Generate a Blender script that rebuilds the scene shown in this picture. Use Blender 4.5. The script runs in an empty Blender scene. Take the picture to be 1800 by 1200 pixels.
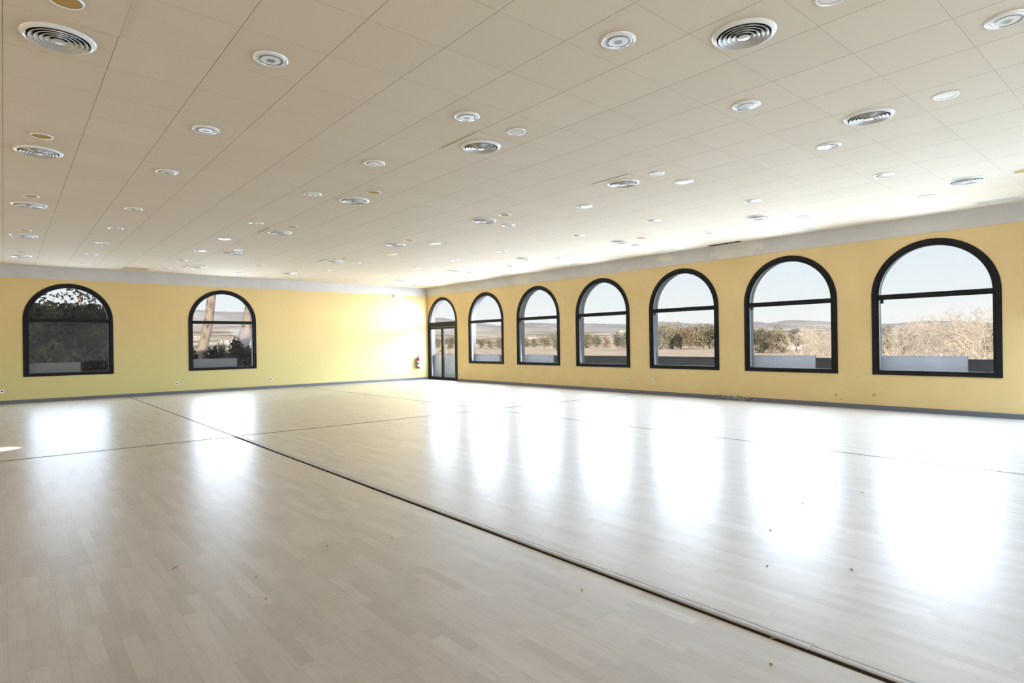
import bpy, bmesh, math, random
from mathutils import Vector, Matrix, noise
random.seed(7)
scene = bpy.context.scene
COL = scene.collection
PI = math.pi

# ---------------------------------------------------------------- room numbers (metres)
EYE = 1.3327            # camera height, camera stands at x=0, y=0
RX = 12.2725            # inner face of the long window wall
LY = 19.3085            # inner face of the far wall
XW, YN = -7.0, -5.5     # unseen walls behind the camera
CZ = 3.45               # ceiling height
BZ = 3.14               # underside of the grey band
SPR = 2.09              # springing height of the arches
YAW, ROLL, FPX = 0.864, -0.0143, 1046.9
GZ = -0.9               # ground outside
FW = Vector((math.cos(YAW), math.sin(YAW), 0))
RT = Vector((math.sin(YAW), -math.cos(YAW), 0))

def far(px, depth, z=0.0):
    """point of the landscape in a given direction at a given distance"""
    p = FW * depth + RT * (depth * (px - 900) / FPX)
    return Vector((p.x, p.y, z))

def dirpx(x, y):
    return math.degrees(math.atan2(y, x))

# ---------------------------------------------------------------- materials
MATS = {}
def nodes(name):
    m = bpy.data.materials.new(name); m.use_nodes = True
    nt = m.node_tree
    b = nt.nodes['Principled BSDF']
    return m, nt, b

def N(nt, t, **kw):
    n = nt.nodes.new(t)
    for k, v in kw.items():
        setattr(n, k, v)
    return n

def L(nt, a, b): nt.links.new(a, b)

def mth(nt, op, a, b=None, c=None):
    n = nt.nodes.new('ShaderNodeMath'); n.operation = op
    for i, v in enumerate((a, b, c)):
        if v is None: continue
        if isinstance(v, (int, float)): n.inputs[i].default_value = v
        else: nt.links.new(v, n.inputs[i])
    return n.outputs[0]

def mixc(nt, fac, a, b, mode='MIX'):
    n = nt.nodes.new('ShaderNodeMix'); n.data_type = 'RGBA'; n.blend_type = mode
    if isinstance(fac, (int, float)): n.inputs[0].default_value = fac
    else: nt.links.new(fac, n.inputs[0])
    for i, v in ((6, a), (7, b)):
        if isinstance(v, tuple): n.inputs[i].default_value = (*v, 1) if len(v) == 3 else v
        else: nt.links.new(v, n.inputs[i])
    return n.outputs[2]

def pos(nt):
    g = nt.nodes.new('ShaderNodeNewGeometry')
    return g.outputs['Position']

def sep(nt, v):
    s = nt.nodes.new('ShaderNodeSeparateXYZ'); nt.links.new(v, s.inputs[0]); return s.outputs

def noise_tex(nt, vec, scale, detail=3, rough=.55, dist=0):
    n = nt.nodes.new('ShaderNodeTexNoise')
    n.inputs['Scale'].default_value = scale; n.inputs['Detail'].default_value = detail
    n.inputs['Roughness'].default_value = rough; n.inputs['Distortion'].default_value = dist
    nt.links.new(vec, n.inputs['Vector'])
    return n.outputs['Fac']

def vscale(nt, vec, sx, sy, sz):
    m = nt.nodes.new('ShaderNodeMapping'); m.inputs['Scale'].default_value = (sx, sy, sz)
    nt.links.new(vec, m.inputs['Vector']); return m.outputs[0]

def ramp(nt, fac, stops):
    r = nt.nodes.new('ShaderNodeValToRGB')
    while len(r.color_ramp.elements) < len(stops): r.color_ramp.elements.new(0.5)
    for e, (p, c) in zip(r.color_ramp.elements, stops):
        e.position = p; e.color = (*c, 1)
    nt.links.new(fac, r.inputs[0]); return r.outputs[0]

def bump(nt, b, h, strength=.3, dist=.01):
    n = nt.nodes.new('ShaderNodeBump'); n.inputs['Strength'].default_value = strength
    n.inputs['Distance'].default_value = dist
    nt.links.new(h, n.inputs['Height']); nt.links.new(n.outputs[0], b.inputs['Normal'])

def plain(name, col, rough=.5, metal=0.0, var=.06, scale=6.0, spec=.5, coat=0):
    m, nt, b = nodes(name)
    f = noise_tex(nt, pos(nt), scale)
    lo = tuple(max(0, c * (1 - var)) for c in col); hi = tuple(min(1, c * (1 + var)) for c in col)
    L(nt, ramp(nt, f, [(.3, lo), (.7, hi)]), b.inputs['Base Color'])
    b.inputs['Roughness'].default_value = rough; b.inputs['Metallic'].default_value = metal
    b.inputs['Specular IOR Level'].default_value = spec
    b.inputs['Coat Weight'].default_value = coat
    MATS[name] = m
    return m

def mat_wall():
    m, nt, b = nodes('wall_ochre_paint')
    p = pos(nt); s = sep(nt, p)
    n1 = noise_tex(nt, vscale(nt, p, 1, 1, .8), 1.3, 5, .6)
    n2 = noise_tex(nt, p, 9, 4, .6)
    c = ramp(nt, n1, [(.3, (.65, .465, .215)), (.7, (.73, .535, .255))])
    # greener and duller wash towards the floor
    zf = mth(nt, 'MULTIPLY', mth(nt, 'SUBTRACT', 2.2, s[2]), .55)
    zf = mth(nt, 'MINIMUM', mth(nt, 'MAXIMUM', zf, 0), 1)
    yf = nt.nodes.new('ShaderNodeMath'); yf.operation = 'GREATER_THAN'; L(nt, s[1], yf.inputs[0]); yf.inputs[1].default_value = LY - .05
    zf = mth(nt, 'MULTIPLY', zf, mth(nt, 'ADD', mth(nt, 'MULTIPLY', yf.outputs[0], .7), .18))
    c = mixc(nt, mth(nt, 'MULTIPLY', yf.outputs[0], .45), c, (.66, .48, .17))
    c = mixc(nt, zf, c, (.57, .545, .235))
    c = mixc(nt, mth(nt, 'MULTIPLY', n2, .34), c, (.56, .44, .23))
    # small stains low on the window wall
    for yy, zz, r in ((4.71, .23, .035), (4.05, .27, .04), (4.62, .16, .02)):
        d = nt.nodes.new('ShaderNodeVectorMath'); d.operation = 'DISTANCE'
        L(nt, p, d.inputs[0]); d.inputs[1].default_value = (RX, yy, zz)
        k = mth(nt, 'MAXIMUM', mth(nt, 'SUBTRACT', 1, mth(nt, 'DIVIDE', d.outputs['Value'], r)), 0)
        c = mixc(nt, mth(nt, 'MULTIPLY', k, .9), c, (.22, .15, .07))
    L(nt, c, b.inputs['Base Color'])
    b.inputs['Roughness'].default_value = .62; b.inputs['Specular IOR Level'].default_value = .35
    bump(nt, b, n2, .15, .004)
    return m

def mat_band():
    m, nt, b = nodes('grey_band_plaster')
    p = pos(nt)
    n1 = noise_tex(nt, p, 2.2, 4)
    c = ramp(nt, n1, [(.3, (.50, .48, .45)), (.7, (.56, .54, .51))])
    # water-damaged flaking patches
    n3 = noise_tex(nt, p, 7, 6, .7)
    for yy, zz, r in ((6.7, 3.32, .62), (7.05, 3.30, .35), (13.85, 3.33, .45), (8.55, 3.34, .22)):
        d = nt.nodes.new('ShaderNodeVectorMath'); d.operation = 'DISTANCE'
        L(nt, vscale(nt, p, 1, 1, 2.0), d.inputs[0]); d.inputs[1].default_value = (RX, yy, zz * 2)
        k = mth(nt, 'SUBTRACT', 1, mth(nt, 'DIVIDE', d.outputs['Value'], r))
        k = mth(nt, 'MULTIPLY', mth(nt, 'ADD', k, mth(nt, 'MULTIPLY', mth(nt, 'SUBTRACT', n3, .5), 2.6)), 3)
        k = mth(nt, 'MINIMUM', mth(nt, 'MAXIMUM', k, 0), .75)
        c = mixc(nt, k, c, (.66, .62, .54))
    L(nt, c, b.inputs['Base Color']); b.inputs['Roughness'].default_value = .7
    bump(nt, b, n3, .2, .006)
    return m

def mat_ceiling():
    m, nt, b = nodes('suspended_ceiling_tiles')
    p = pos(nt); s = sep(nt, p)
    u = mth(nt, 'DIVIDE', mth(nt, 'SUBTRACT', s[0], .6198 - 60.2), .602)
    v = mth(nt, 'DIVIDE', mth(nt, 'SUBTRACT', s[1], 4.764 - 61.2), .612)
    def line(t, w):
        f = mth(nt, 'FRACT', t)
        d = mth(nt, 'MINIMUM', f, mth(nt, 'SUBTRACT', 1, f))
        return mth(nt, 'LESS_THAN', d, w)
    cu, cv = mth(nt, 'FLOOR', u), mth(nt, 'FLOOR', v)
    cb = nt.nodes.new('ShaderNodeCombineXYZ'); L(nt, cu, cb.inputs[0]); L(nt, cv, cb.inputs[1])
    wn = nt.nodes.new('ShaderNodeTexWhiteNoise'); wn.noise_dimensions = '3D'; L(nt, cb.outputs[0], wn.inputs[0])
    base = ramp(nt, wn.outputs['Value'], [(0, (.72, .625, .485)), (1, (.745, .65, .51))])
    n1 = noise_tex(nt, p, .9, 3)
    base = mixc(nt, mth(nt, 'MULTIPLY', n1, .25), base, (.69, .59, .445))
    l1 = line(u, .0042); l2 = line(v, .0030)
    base = mixc(nt, mth(nt, 'MULTIPLY', l1, .78), base, (.16, .13, .09))
    base = mixc(nt, mth(nt, 'MULTIPLY', l2, .55), base, (.22, .19, .14))
    L(nt, base, b.inputs['Base Color'])
    b.inputs['Roughness'].default_value = .8; b.inputs['Specular IOR Level'].default_value = .2
    return m

def mat_floor():
    m, nt, b = nodes('pale_laminate_floor')
    p = pos(nt); s = sep(nt, p)
    W, LEN = .066, .44
    row = mth(nt, 'FLOOR', mth(nt, 'DIVIDE', s[0], W))
    wr = nt.nodes.new('ShaderNodeTexWhiteNoise'); wr.noise_dimensions = '1D'; L(nt, row, wr.inputs['W'])
    yy = mth(nt, 'ADD', mth(nt, 'DIVIDE', s[1], LEN), mth(nt, 'MULTIPLY', wr.outputs['Value'], 5))
    colm = mth(nt, 'FLOOR', yy)
    cb = nt.nodes.new('ShaderNodeCombineXYZ'); L(nt, row, cb.inputs[0]); L(nt, colm, cb.inputs[1])
    wn = nt.nodes.new('ShaderNodeTexWhiteNoise'); wn.noise_dimensions = '3D'; L(nt, cb.outputs[0], wn.inputs[0])
    base = ramp(nt, wn.outputs['Value'], [(0, (.405, .37, .325)), (.45, (.46, .43, .39)), (.8, (.485, .445, .40)), (1, (.52, .49, .45))])
    # grain running along each stave, shifted from stave to stave
    off = nt.nodes.new('ShaderNodeVectorMath'); off.operation = 'MULTIPLY_ADD'
    L(nt, wn.outputs['Color'], off.inputs[0]); off.inputs[1].default_value = (9, 9, 9)
    L(nt, vscale(nt, p, 60, 4.0, 1), off.inputs[2])
    g = noise_tex(nt, off.outputs[0], 1.0, 4, .6, 1.4)
    base = mixc(nt, mth(nt, 'MULTIPLY', mth(nt, 'MINIMUM', mth(nt, 'MAXIMUM', mth(nt, 'MULTIPLY', mth(nt, 'SUBTRACT', g, .5), 5), 0), 1), .42), base, (.35, .27, .19))
    # scuffs and grime
    sc = noise_tex(nt, vscale(nt, p, 2.6, 2.0, 1), 1.0, 8, .74, .3)
    scf = mth(nt, 'POWER', mth(nt, 'MINIMUM', mth(nt, 'MAXIMUM', mth(nt, 'MULTIPLY', mth(nt, 'SUBTRACT', sc, .40), 2.6), 0), 1), 1.6)
    base = mixc(nt, mth(nt, 'MULTIPLY', scf, .5), base, (.33, .265, .185))
    # stave edges
    fx = mth(nt, 'FRACT', mth(nt, 'DIVIDE', s[0], W * 3)); fx = mth(nt, 'MINIMUM', fx, mth(nt, 'SUBTRACT', 1, fx))
    base = mixc(nt, mth(nt, 'MULTIPLY', mth(nt, 'LESS_THAN', fx, .006), .4), base, (.22, .17, .12))
    L(nt, base, b.inputs['Base Color'])
    rn = noise_tex(nt, vscale(nt, p, 1.2, 1.8, 1), 1.0, 5, .65)
    rr = mth(nt, 'ADD', mth(nt, 'MULTIPLY', rn, .05), .275)
    L(nt, rr, b.inputs['Coat Roughness'])
    b.inputs['Coat Weight'].default_value = .9; b.inputs['Coat IOR'].default_value = 1.5
    b.inputs['Roughness'].default_value = .58; b.inputs['Specular IOR Level'].default_value = 1.0
    L(nt, nt.nodes.new('ShaderNodeRGB').outputs[0], b.inputs['Specular Tint']); nt.nodes['RGB'].outputs[0].default_value = (.93, .96, 1, 1)
    h = noise_tex(nt, vscale(nt, p, 3.5, 14, 1), 1.0, 2, .5)
    bump(nt, b, h, .05, .01)
    return m

def mat_glass():
    m, nt, b = nodes('window_glass')
    out = nt.nodes['Material Output']
    t = nt.nodes.new('ShaderNodeBsdfTransparent'); t.inputs[0].default_value = (.96, .97, .97, 1)
    g = nt.nodes.new('ShaderNodeBsdfGlossy'); g.inputs['Roughness'].default_value = .02
    d = nt.nodes.new('ShaderNodeBsdfDiffuse'); d.inputs[0].default_value = (.8, .8, .8, 1)
    mx = nt.nodes.new('ShaderNodeMixShader'); mx.inputs[0].default_value = .007
    mx2 = nt.nodes.new('ShaderNodeMixShader')
    dn = noise_tex(nt, pos(nt), 3, 4)
    L(nt, mth(nt, 'MULTIPLY', dn, .05), mx2.inputs[0])
    L(nt, t.outputs[0], mx.inputs[1]); L(nt, g.outputs[0], mx.inputs[2])
    L(nt, mx.outputs[0], mx2.inputs[1]); L(nt, d.outputs[0], mx2.inputs[2])
    L(nt, mx2.outputs[0], out.inputs[0])
    return m

def mat_leaf(name, c1, c2, c3, scale=1.5):
    m, nt, b = nodes(name)
    p = pos(nt)
    f = noise_tex(nt, p, scale, 4, .7)
    L(nt, ramp(nt, f, [(.3, c1), (.5, c2), (.72, c3)]), b.inputs['Base Color'])
    b.inputs['Roughness'].default_value = .8; b.inputs['Specular IOR Level'].default_value = .15
    return m

def mat_terrain():
    m, nt, b = nodes('dry_vineyard_ground')
    p = pos(nt)
    d = nt.nodes.new('ShaderNodeVectorMath'); d.operation = 'LENGTH'; L(nt, p, d.inputs[0])
    rot = nt.nodes.new('ShaderNodeMapping'); rot.inputs['Rotation'].default_value = (0, 0, .6)
    L(nt, p, rot.inputs[0])
    s = sep(nt, rot.outputs[0])
    # vine rows
    rf = mth(nt, 'FRACT', mth(nt, 'DIVIDE', s[0], 2.8))
    n0 = noise_tex(nt, p, 1.1, 3, .7)
    rowm = mth(nt, 'LESS_THAN', rf, mth(nt, 'MULTIPLY', n0, .5))
    base = ramp(nt, noise_tex(nt, p, .25, 4), [(.3, (.62, .46, .31)), (.7, (.78, .61, .43))])
    base = mixc(nt, mth(nt, 'MULTIPLY', rowm, .6), base, (.42, .30, .19))
    # distant patchwork of fields, scrub and woods
    pn = noise_tex(nt, vscale(nt, p, .012, .012, .012), 1.0, 5, .62)
    farc = ramp(nt, pn, [(.36, (.22, .20, .125)), (.45, (.34, .29, .19)), (.50, (.70, .55, .40)), (.58, (.78, .63, .47)), (.64, (.25, .22, .14))])
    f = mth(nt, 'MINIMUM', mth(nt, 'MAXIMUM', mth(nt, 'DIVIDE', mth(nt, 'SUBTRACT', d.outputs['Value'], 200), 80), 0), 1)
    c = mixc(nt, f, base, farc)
    hz = mth(nt, 'MINIMUM', mth(nt, 'MAXIMUM', mth(nt, 'DIVIDE', mth(nt, 'SUBTRACT', d.outputs['Value'], 300), 1500), 0), .7)  # distance haze mixed into the ground colour
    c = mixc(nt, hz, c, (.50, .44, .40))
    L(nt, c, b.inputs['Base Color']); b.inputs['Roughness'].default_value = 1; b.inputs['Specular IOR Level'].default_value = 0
    return m

def mat_hill():
    m, nt, b = nodes('haze_tinted_hill_scrub')
    p = pos(nt)
    f = noise_tex(nt, vscale(nt, p, .006, .006, .03), 1.0, 6, .7)
    L(nt, ramp(nt, f, [(.35, (.33, .315, .29)), (.52, (.41, .38, .345)), (.66, (.55, .50, .44))]), b.inputs['Base Color'])  # hill colours already include the haze of distance
    b.inputs['Roughness'].default_value = 1; b.inputs['Specular IOR Level'].default_value = 0
    return m

def mat_bark(name, lo, hi, sc=5):
    m, nt, b = nodes(name)
    p = pos(nt)
    v = nt.nodes.new('ShaderNodeTexVoronoi'); v.inputs['Scale'].default_value = sc
    L(nt, vscale(nt, p, 1, 1, .5), v.inputs['Vector'])
    f = mth(nt, 'ADD', mth(nt, 'MULTIPLY', v.outputs['Distance'], .6), mth(nt, 'MULTIPLY', noise_tex(nt, p, 9, 4), .5))
    L(nt, ramp(nt, f, [(.25, lo), (.6, hi)]), b.inputs['Base Color'])
    b.inputs['Roughness'].default_value = .95
    bump(nt, b, f, .6, .03)
    return m

M = dict(
    wall=mat_wall(), band=mat_band(), ceiling=mat_ceiling(), floor=mat_floor(), glass=mat_glass(),
    frame=plain('black_lacquered_frame', (.010, .011, .011), .6, var=.3, spec=.16),
    base_=plain('grey_baseboard_paint', (.115, .125, .15), .5),
    reveal=plain('outer_reveal_render', (.24, .235, .235), .9, scale=3),
    parapet=plain('terrace_parapet_render', (.17, .175, .18), .9, scale=2),
    guard_dark=plain('dark_grey_guard_board', (.15, .15, .152), .7, scale=1.5, var=.1),  # darker grey boards for the far wall windows
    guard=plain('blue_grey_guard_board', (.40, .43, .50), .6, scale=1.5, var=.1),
    concrete=plain('terrace_concrete', (.3, .29, .28), .9, scale=2),
    white=plain('white_enamel', (.80, .80, .78), .3, var=.02, coat=.3),
    vane=plain('aluminium_vane', (.62, .62, .58), .32, metal=.35, var=.03),
    duct_shade=plain('duct_shade_black', (.012, .012, .010), .9),  # black backing paints the duct's inner darkness onto the solid ceiling
    lens=plain('frosted_lamp_glass', (.86, .88, .92), .12, var=.02, coat=.6),
    lensring=plain('lamp_reflector_ring', (.30, .29, .26), .25, metal=.6, var=.05),
    amber=plain('yellowed_speaker_grille', (.52, .34, .12), .9, var=.08, scale=60, spec=.1),
    cream=plain('light_whitened_speaker_grille', (.70, .66, .56), .5, var=.05, scale=60),  # paler copy for the speakers that window light whitens
    plastic=plain('white_socket_plastic', (.78, .78, .76), .35, var=.02),
    dark=plain('dark_plastic', (.02, .02, .022), .4),
    red=plain('red_extinguisher_paint', (.24, .02, .018), .3, var=.1, coat=.5),
    paper=plain('printed_white_label', (.75, .74, .72), .6, var=.15, scale=60),
    strip=plain('worn_floor_strip', (.47, .48, .50), .35, var=.10, scale=12),
    gap=plain('dark_joint_gap', (.035, .025, .018), .95, spec=0),  # dark colour of the open joints
    tile=plain('ceiling_tile_paint', (.60, .555, .475), .8, var=.02),
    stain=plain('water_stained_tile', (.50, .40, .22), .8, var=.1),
    terrain=mat_terrain(), hill=mat_hill(),
    olive=mat_leaf('olive_tree_leaves', (.13, .12, .07), (.29, .26, .165), (.44, .38, .25), .8),
    brown=mat_leaf('autumn_tree_leaves', (.18, .13, .085), (.36, .275, .18), (.52, .40, .27), .8),
    hedge=mat_leaf('shaded_hedge_leaves', (.018, .019, .015), (.045, .042, .028), (.22, .18, .07), 1.0),  # leaf colours carry the hedge's shade and its sunlit olive patches
    shade=mat_leaf('shade_darkened_leaves', (.008, .009, .007), (.02, .02, .016), (.045, .04, .03), 2),  # near-black leaves, the building's shade put into their colour
    yucca=mat_leaf('grey_green_yucca_leaves', (.10, .13, .08), (.20, .24, .15), (.32, .34, .22), 3),
    pine=mat_leaf('pine_needles', (.02, .028, .014), (.05, .06, .03), (.09, .10, .05), 2),
    bark=mat_bark('flaking_pine_bark', (.11, .085, .065), (.38, .305, .24)),
    twig=mat_bark('pale_dry_twigs', (.42, .34, .26), (.80, .70, .58), 9),
    stucco=plain('white_farmhouse_wall', (.62, .58, .53), .9, scale=.3),
    rtile=plain('terracotta_roof', (.40, .29, .21), .9, scale=.5),
    chip=plain('wood_chip', (.34, .24, .13), .8, scale=40),
    rubble=plain('crumbled_plaster', (.33, .31, .27), .9, var=.6, scale=60),
)

# ---------------------------------------------------------------- mesh helpers
class MB:
    def __init__(s): s.v = []; s.f = []; s.mi = []
    def add(s, vs, fs, mi=0):
        o = len(s.v); s.v += [tuple(v) for v in vs]
        for f in fs: s.f.append(tuple(i + o for i in f)); s.mi.append(mi)
        return s
    def box(s, x0, x1, y0, y1, z0, z1, mi=0):
        vs = [(x, y, z) for x in (x0, x1) for y in (y0, y1) for z in (z0, z1)]
        return s.add(vs, [(0, 1, 3, 2), (4, 6, 7, 5), (0, 4, 5, 1), (2, 3, 7, 6), (0, 2, 6, 4), (1, 5, 7, 3)], mi)
    def lathe(s, prof, n=40, mi=0, c=(0, 0, 0), closed=False):
        o = []
        for r, z in prof:
            for k in range(n):
                a = 2 * PI * k / n
                o.append((c[0] + r * math.cos(a), c[1] + r * math.sin(a), c[2] + z))
        fs = []
        m = len(prof)
        for i in range(m if closed else m - 1):
            j = (i + 1) % m
            for k in range(n):
                k2 = (k + 1) % n
                fs.append((i * n + k, i * n + k2, j * n + k2, j * n + k))
        return s.add(o, fs, mi)
    def tube(s, pts, rads, n=6, mi=0, cap=True):
        rings = []
        for i, p in enumerate(pts):
            p = Vector(p)
            a = Vector(pts[max(i - 1, 0)]); b_ = Vector(pts[min(i + 1, len(pts) - 1)])
            t = (b_ - a).normalized()
            up = Vector((0, 0, 1)) if abs(t.z) < .9 else Vector((1, 0, 0))
            u = t.cross(up).normalized(); w = t.cross(u)
            rings += [tuple(p + (u * math.cos(2 * PI * k / n) + w * math.sin(2 * PI * k / n)) * rads[i]) for k in range(n)]
        fs = []
        for i in range(len(pts) - 1):
            for k in range(n):
                k2 = (k + 1) % n
                fs.append((i * n + k, i * n + k2, (i + 1) * n + k2, (i + 1) * n + k))
        if cap:
            fs.append(tuple(range(n))[::-1]); fs.append(tuple((len(pts) - 1) * n + k for k in range(n)))
        return s.add(rings, fs, mi)
    def xf(s, mat):
        s.v = [tuple(mat @ Vector(v)) for v in s.v]; return s
    def build(s, name, mats, parent=None, smooth=False, normals=True, bevel=0):
        me = bpy.data.meshes.new(name); me.from_pydata(s.v, [], s.f)
        if not isinstance(mats, (list, tuple)): mats = [mats]
        for m in mats: me.materials.append(m)
        for p, i in zip(me.polygons, s.mi): p.material_index = i
        if normals:
            bm = bmesh.new(); bm.from_mesh(me); bmesh.ops.recalc_face_normals(bm, faces=bm.faces); bm.to_mesh(me); bm.free()
        if smooth:
            me.shade_smooth()
            me.set_sharp_from_angle(angle=math.radians(35))
        o = bpy.data.objects.new(name, me); COL.objects.link(o)
        if parent: o.parent = parent
        if bevel:
            md = o.modifiers.new('bevel', 'BEVEL'); md.width = bevel; md.segments = 2; md.limit_method = 'ANGLE'
        return o

def empty(name, loc=(0, 0, 0)):
    o = bpy.data.objects.new(name, None); COL.objects.link(o); o.location = loc; o.empty_display_size = .1
    return o

def tag(o, label=None, cat=None, group=None, kind=None):
    if label: o['label'] = label
    if cat: o['category'] = cat
    if group: o['group'] = group
    if kind: o['kind'] = kind
    return o

def struct(o, label=None): return tag(o, label, None, None, 'structure')

def copy_tree(o, parent=None):
    c = o.copy(); COL.objects.link(c)
    if parent: c.parent = parent
    for ch in list(o.children): copy_tree(ch, c)
    return c

# ---------------------------------------------------------------- walls with arched openings
def wall_layer(mb, P, s0, s1, z1, ops, d0, d1, mi_face, mi_back, mi_rev, z0=0.0, n=28):
    """P(s, z, d) -> point.  ops: (centre, half width, sill, springing) sorted by centre"""
    def quad(a, b_, c, d, mi): mb.add([a, b_, c, d], [(0, 1, 2, 3)], mi)
    def rect(sa, sb, za, zb):
        if sb - sa < 1e-5 or zb - za < 1e-5: return
        for d, mi in ((d0, mi_face), (d1, mi_back)):
            quad(P(sa, za, d), P(sb, za, d), P(sb, zb, d), P(sa, zb, d), mi)
    cur = s0
    for (c, h, sill, spr) in ops:
        rect(cur, c - h, z0, z1)
        rect(c - h, c + h, z0, sill)
        arc = [(c - h * math.cos(PI * k / n), spr + h * math.sin(PI * k / n)) for k in range(n + 1)]
        for (sa, za), (sb, zb) in zip(arc, arc[1:]):
            for d, mi in ((d0, mi_face), (d1, mi_back)):
                quad(P(sa, za, d), P(sb, zb, d), P(sb, z1, d), P(sa, z1, d), mi)
        loop = [(c - h, sill)] + arc + [(c + h, sill)]
        for a, b_ in zip(loop, loop[1:] + loop[:1]):
            quad(P(*a, d0), P(*b_, d0), P(*b_, d1), P(*a, d1), mi_rev)
        cur = c + h
    rect(cur, s1, z0, z1)
    for (sa, za), (sb, zb) in (((s0, z0), (s1, z0)), ((s1, z0), (s1, z1)), ((s1, z1), (s0, z1)), ((s0, z1), (s0, z0))):
        quad(P(sa, za, d0), P(sb, zb, d0), P(sb, zb, d1), P(sa, za, d1), mi_rev)

PR = lambda s, z, d: (RX + d, s, z)
PL = lambda s, z, d: (s, LY + d, z)
WR = [-1.88, .62, 3.12, 5.62, 8.13, 10.64, 13.18, 15.73]      # window centres along the long wall
DOOR = 18.315
WL = [-2.41, 1.32, 5.05]
SILL = .65
TOPZ = 5.0

def full_wall(name, P, s0, s1, cs, door=None, ext=.26):
    inner = [(c, .94, SILL + .01, SPR) for c in cs]; outer = [(c, .88, SILL + .05, SPR) for c in cs]
    if door is not None:
        inner.append((door, .94, .0, SPR)); outer.append((door, .88, .0, SPR))
    mb = MB()
    wall_layer(mb, P, s0, s1, CZ + .05, inner, 0, .08, 0, 1, 1)
    wall_layer(mb, P, s0, s1 + ext, CZ + .05, outer, .081, .26, 1, 1, 1)
    o = mb.build(name, [M['wall'], M['reveal']], normals=False)
    return struct(o)

struct(full_wall('wall_right', PR, YN, LY, WR, DOOR), 'long ochre wall with seven black arched openings')
struct(full_wall('wall_far', PL, XW, RX, WL), 'ochre wall with two black arched windows and a fire extinguisher')
struct(MB().box(XW - .26, XW, YN, LY + .26, 0, CZ + .05).build('wall_left', M['wall']))
struct(MB().box(XW - .26, RX + .26, YN - .26, YN, 0, CZ + .05).build('wall_back', M['wall']))
struct(MB().box(XW, RX, YN, LY, -.25, 0).build('floor', M['floor']), 'glossy pale wood laminate floor in small staves')
struct(MB().box(XW, RX, YN, LY, CZ, CZ + .2).build('ceiling', M['ceiling']), 'suspended ceiling of square cream tiles')
struct(MB().box(XW - .3, RX + .3, YN - .3, LY + .3, CZ + .21, TOPZ).build('roof', M['concrete']))

# grey band under the ceiling
bd = MB().box(RX - .012, RX, YN, LY, BZ, CZ).build('trim_1', M['band']); struct(bd, 'grey plaster band above the long window wall, flaking in places')
bd = MB().box(XW, RX - .012, LY - .012, LY, BZ, CZ).build('trim_2', M['band']); struct(bd, 'grey plaster band above the far wall')
# baseboards
def base_prof(mb, P, a, b_):
    for h, t in ((.085, .014),):
        vs = [P(a, 0, 0), P(a, 0, -t), P(a, h - .008, -t), P(a, h, -t + .006), P(a, h, 0)]
        ve = [P(b_, 0, 0), P(b_, 0, -t), P(b_, h - .008, -t), P(b_, h, -t + .006), P(b_, h, 0)]
        mb.add(vs + ve, [(i, i + 1, i + 6, i + 5) for i in range(4)] + [(4, 0, 5, 9), (0, 1, 2, 3, 4), (9, 8, 7, 6, 5)])
mb = MB(); base_prof(mb, PR, YN, DOOR - .965); struct(mb.build('baseboard_right', M['base_']), 'grey baseboard under the long window wall')
mb = MB(); base_prof(mb, PL, XW, RX - .02); struct(mb.build('baseboard_far', M['base_']), 'blue-grey baseboard along the far wall')

# ---------------------------------------------------------------- window units
def arch_loop(h, sill, spr, n=40):
    return [(-h, sill)] + [(-h * math.cos(PI * k / n), spr + h * math.sin(PI * k / n)) for k in range(n + 1)] + [(h, sill)]

def ring_mesh(mb, P, c, lo, li, d0, d1, mi=0):
    """solid frame between an outer loop and an inner loop of the same length"""
    n = len(lo)
    V = []
    for lp in (lo, li):
        for d in (d0, d1):
            V += [P(c + s, z, d) for s, z in lp]
    O0, O1, I0, I1 = 0, n, 2 * n, 3 * n
    fs = []
    for i in range(n):
        j = (i + 1) % n
        fs += [(O0 + i, O0 + j, I0 + j, I0 + i), (O1 + i, O1 + j, I1 + j, I1 + i), (O0 + i, O0 + j, O1 + j, O1 + i), (I0 + i, I0 + j, I1 + j, I1 + i)]
    mb.add(V, fs, mi)

def bar(mb, P, s0, s1, z0, z1, d0, d1, mi=0):
    vs = [P(s, z, d) for s in (s0, s1) for z in (z0, z1) for d in (d0, d1)]
    mb.add(vs, [(0, 1, 3, 2), (4, 6, 7, 5), (0, 4, 5, 1), (2, 3, 7, 6), (0, 2, 6, 4), (1, 5, 7, 3)], mi)

def pane_mesh(mb, P, c, pts, d):
    mb.add([P(c + s, z, d) for s, z in pts], [tuple(range(len(pts)))])

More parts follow.
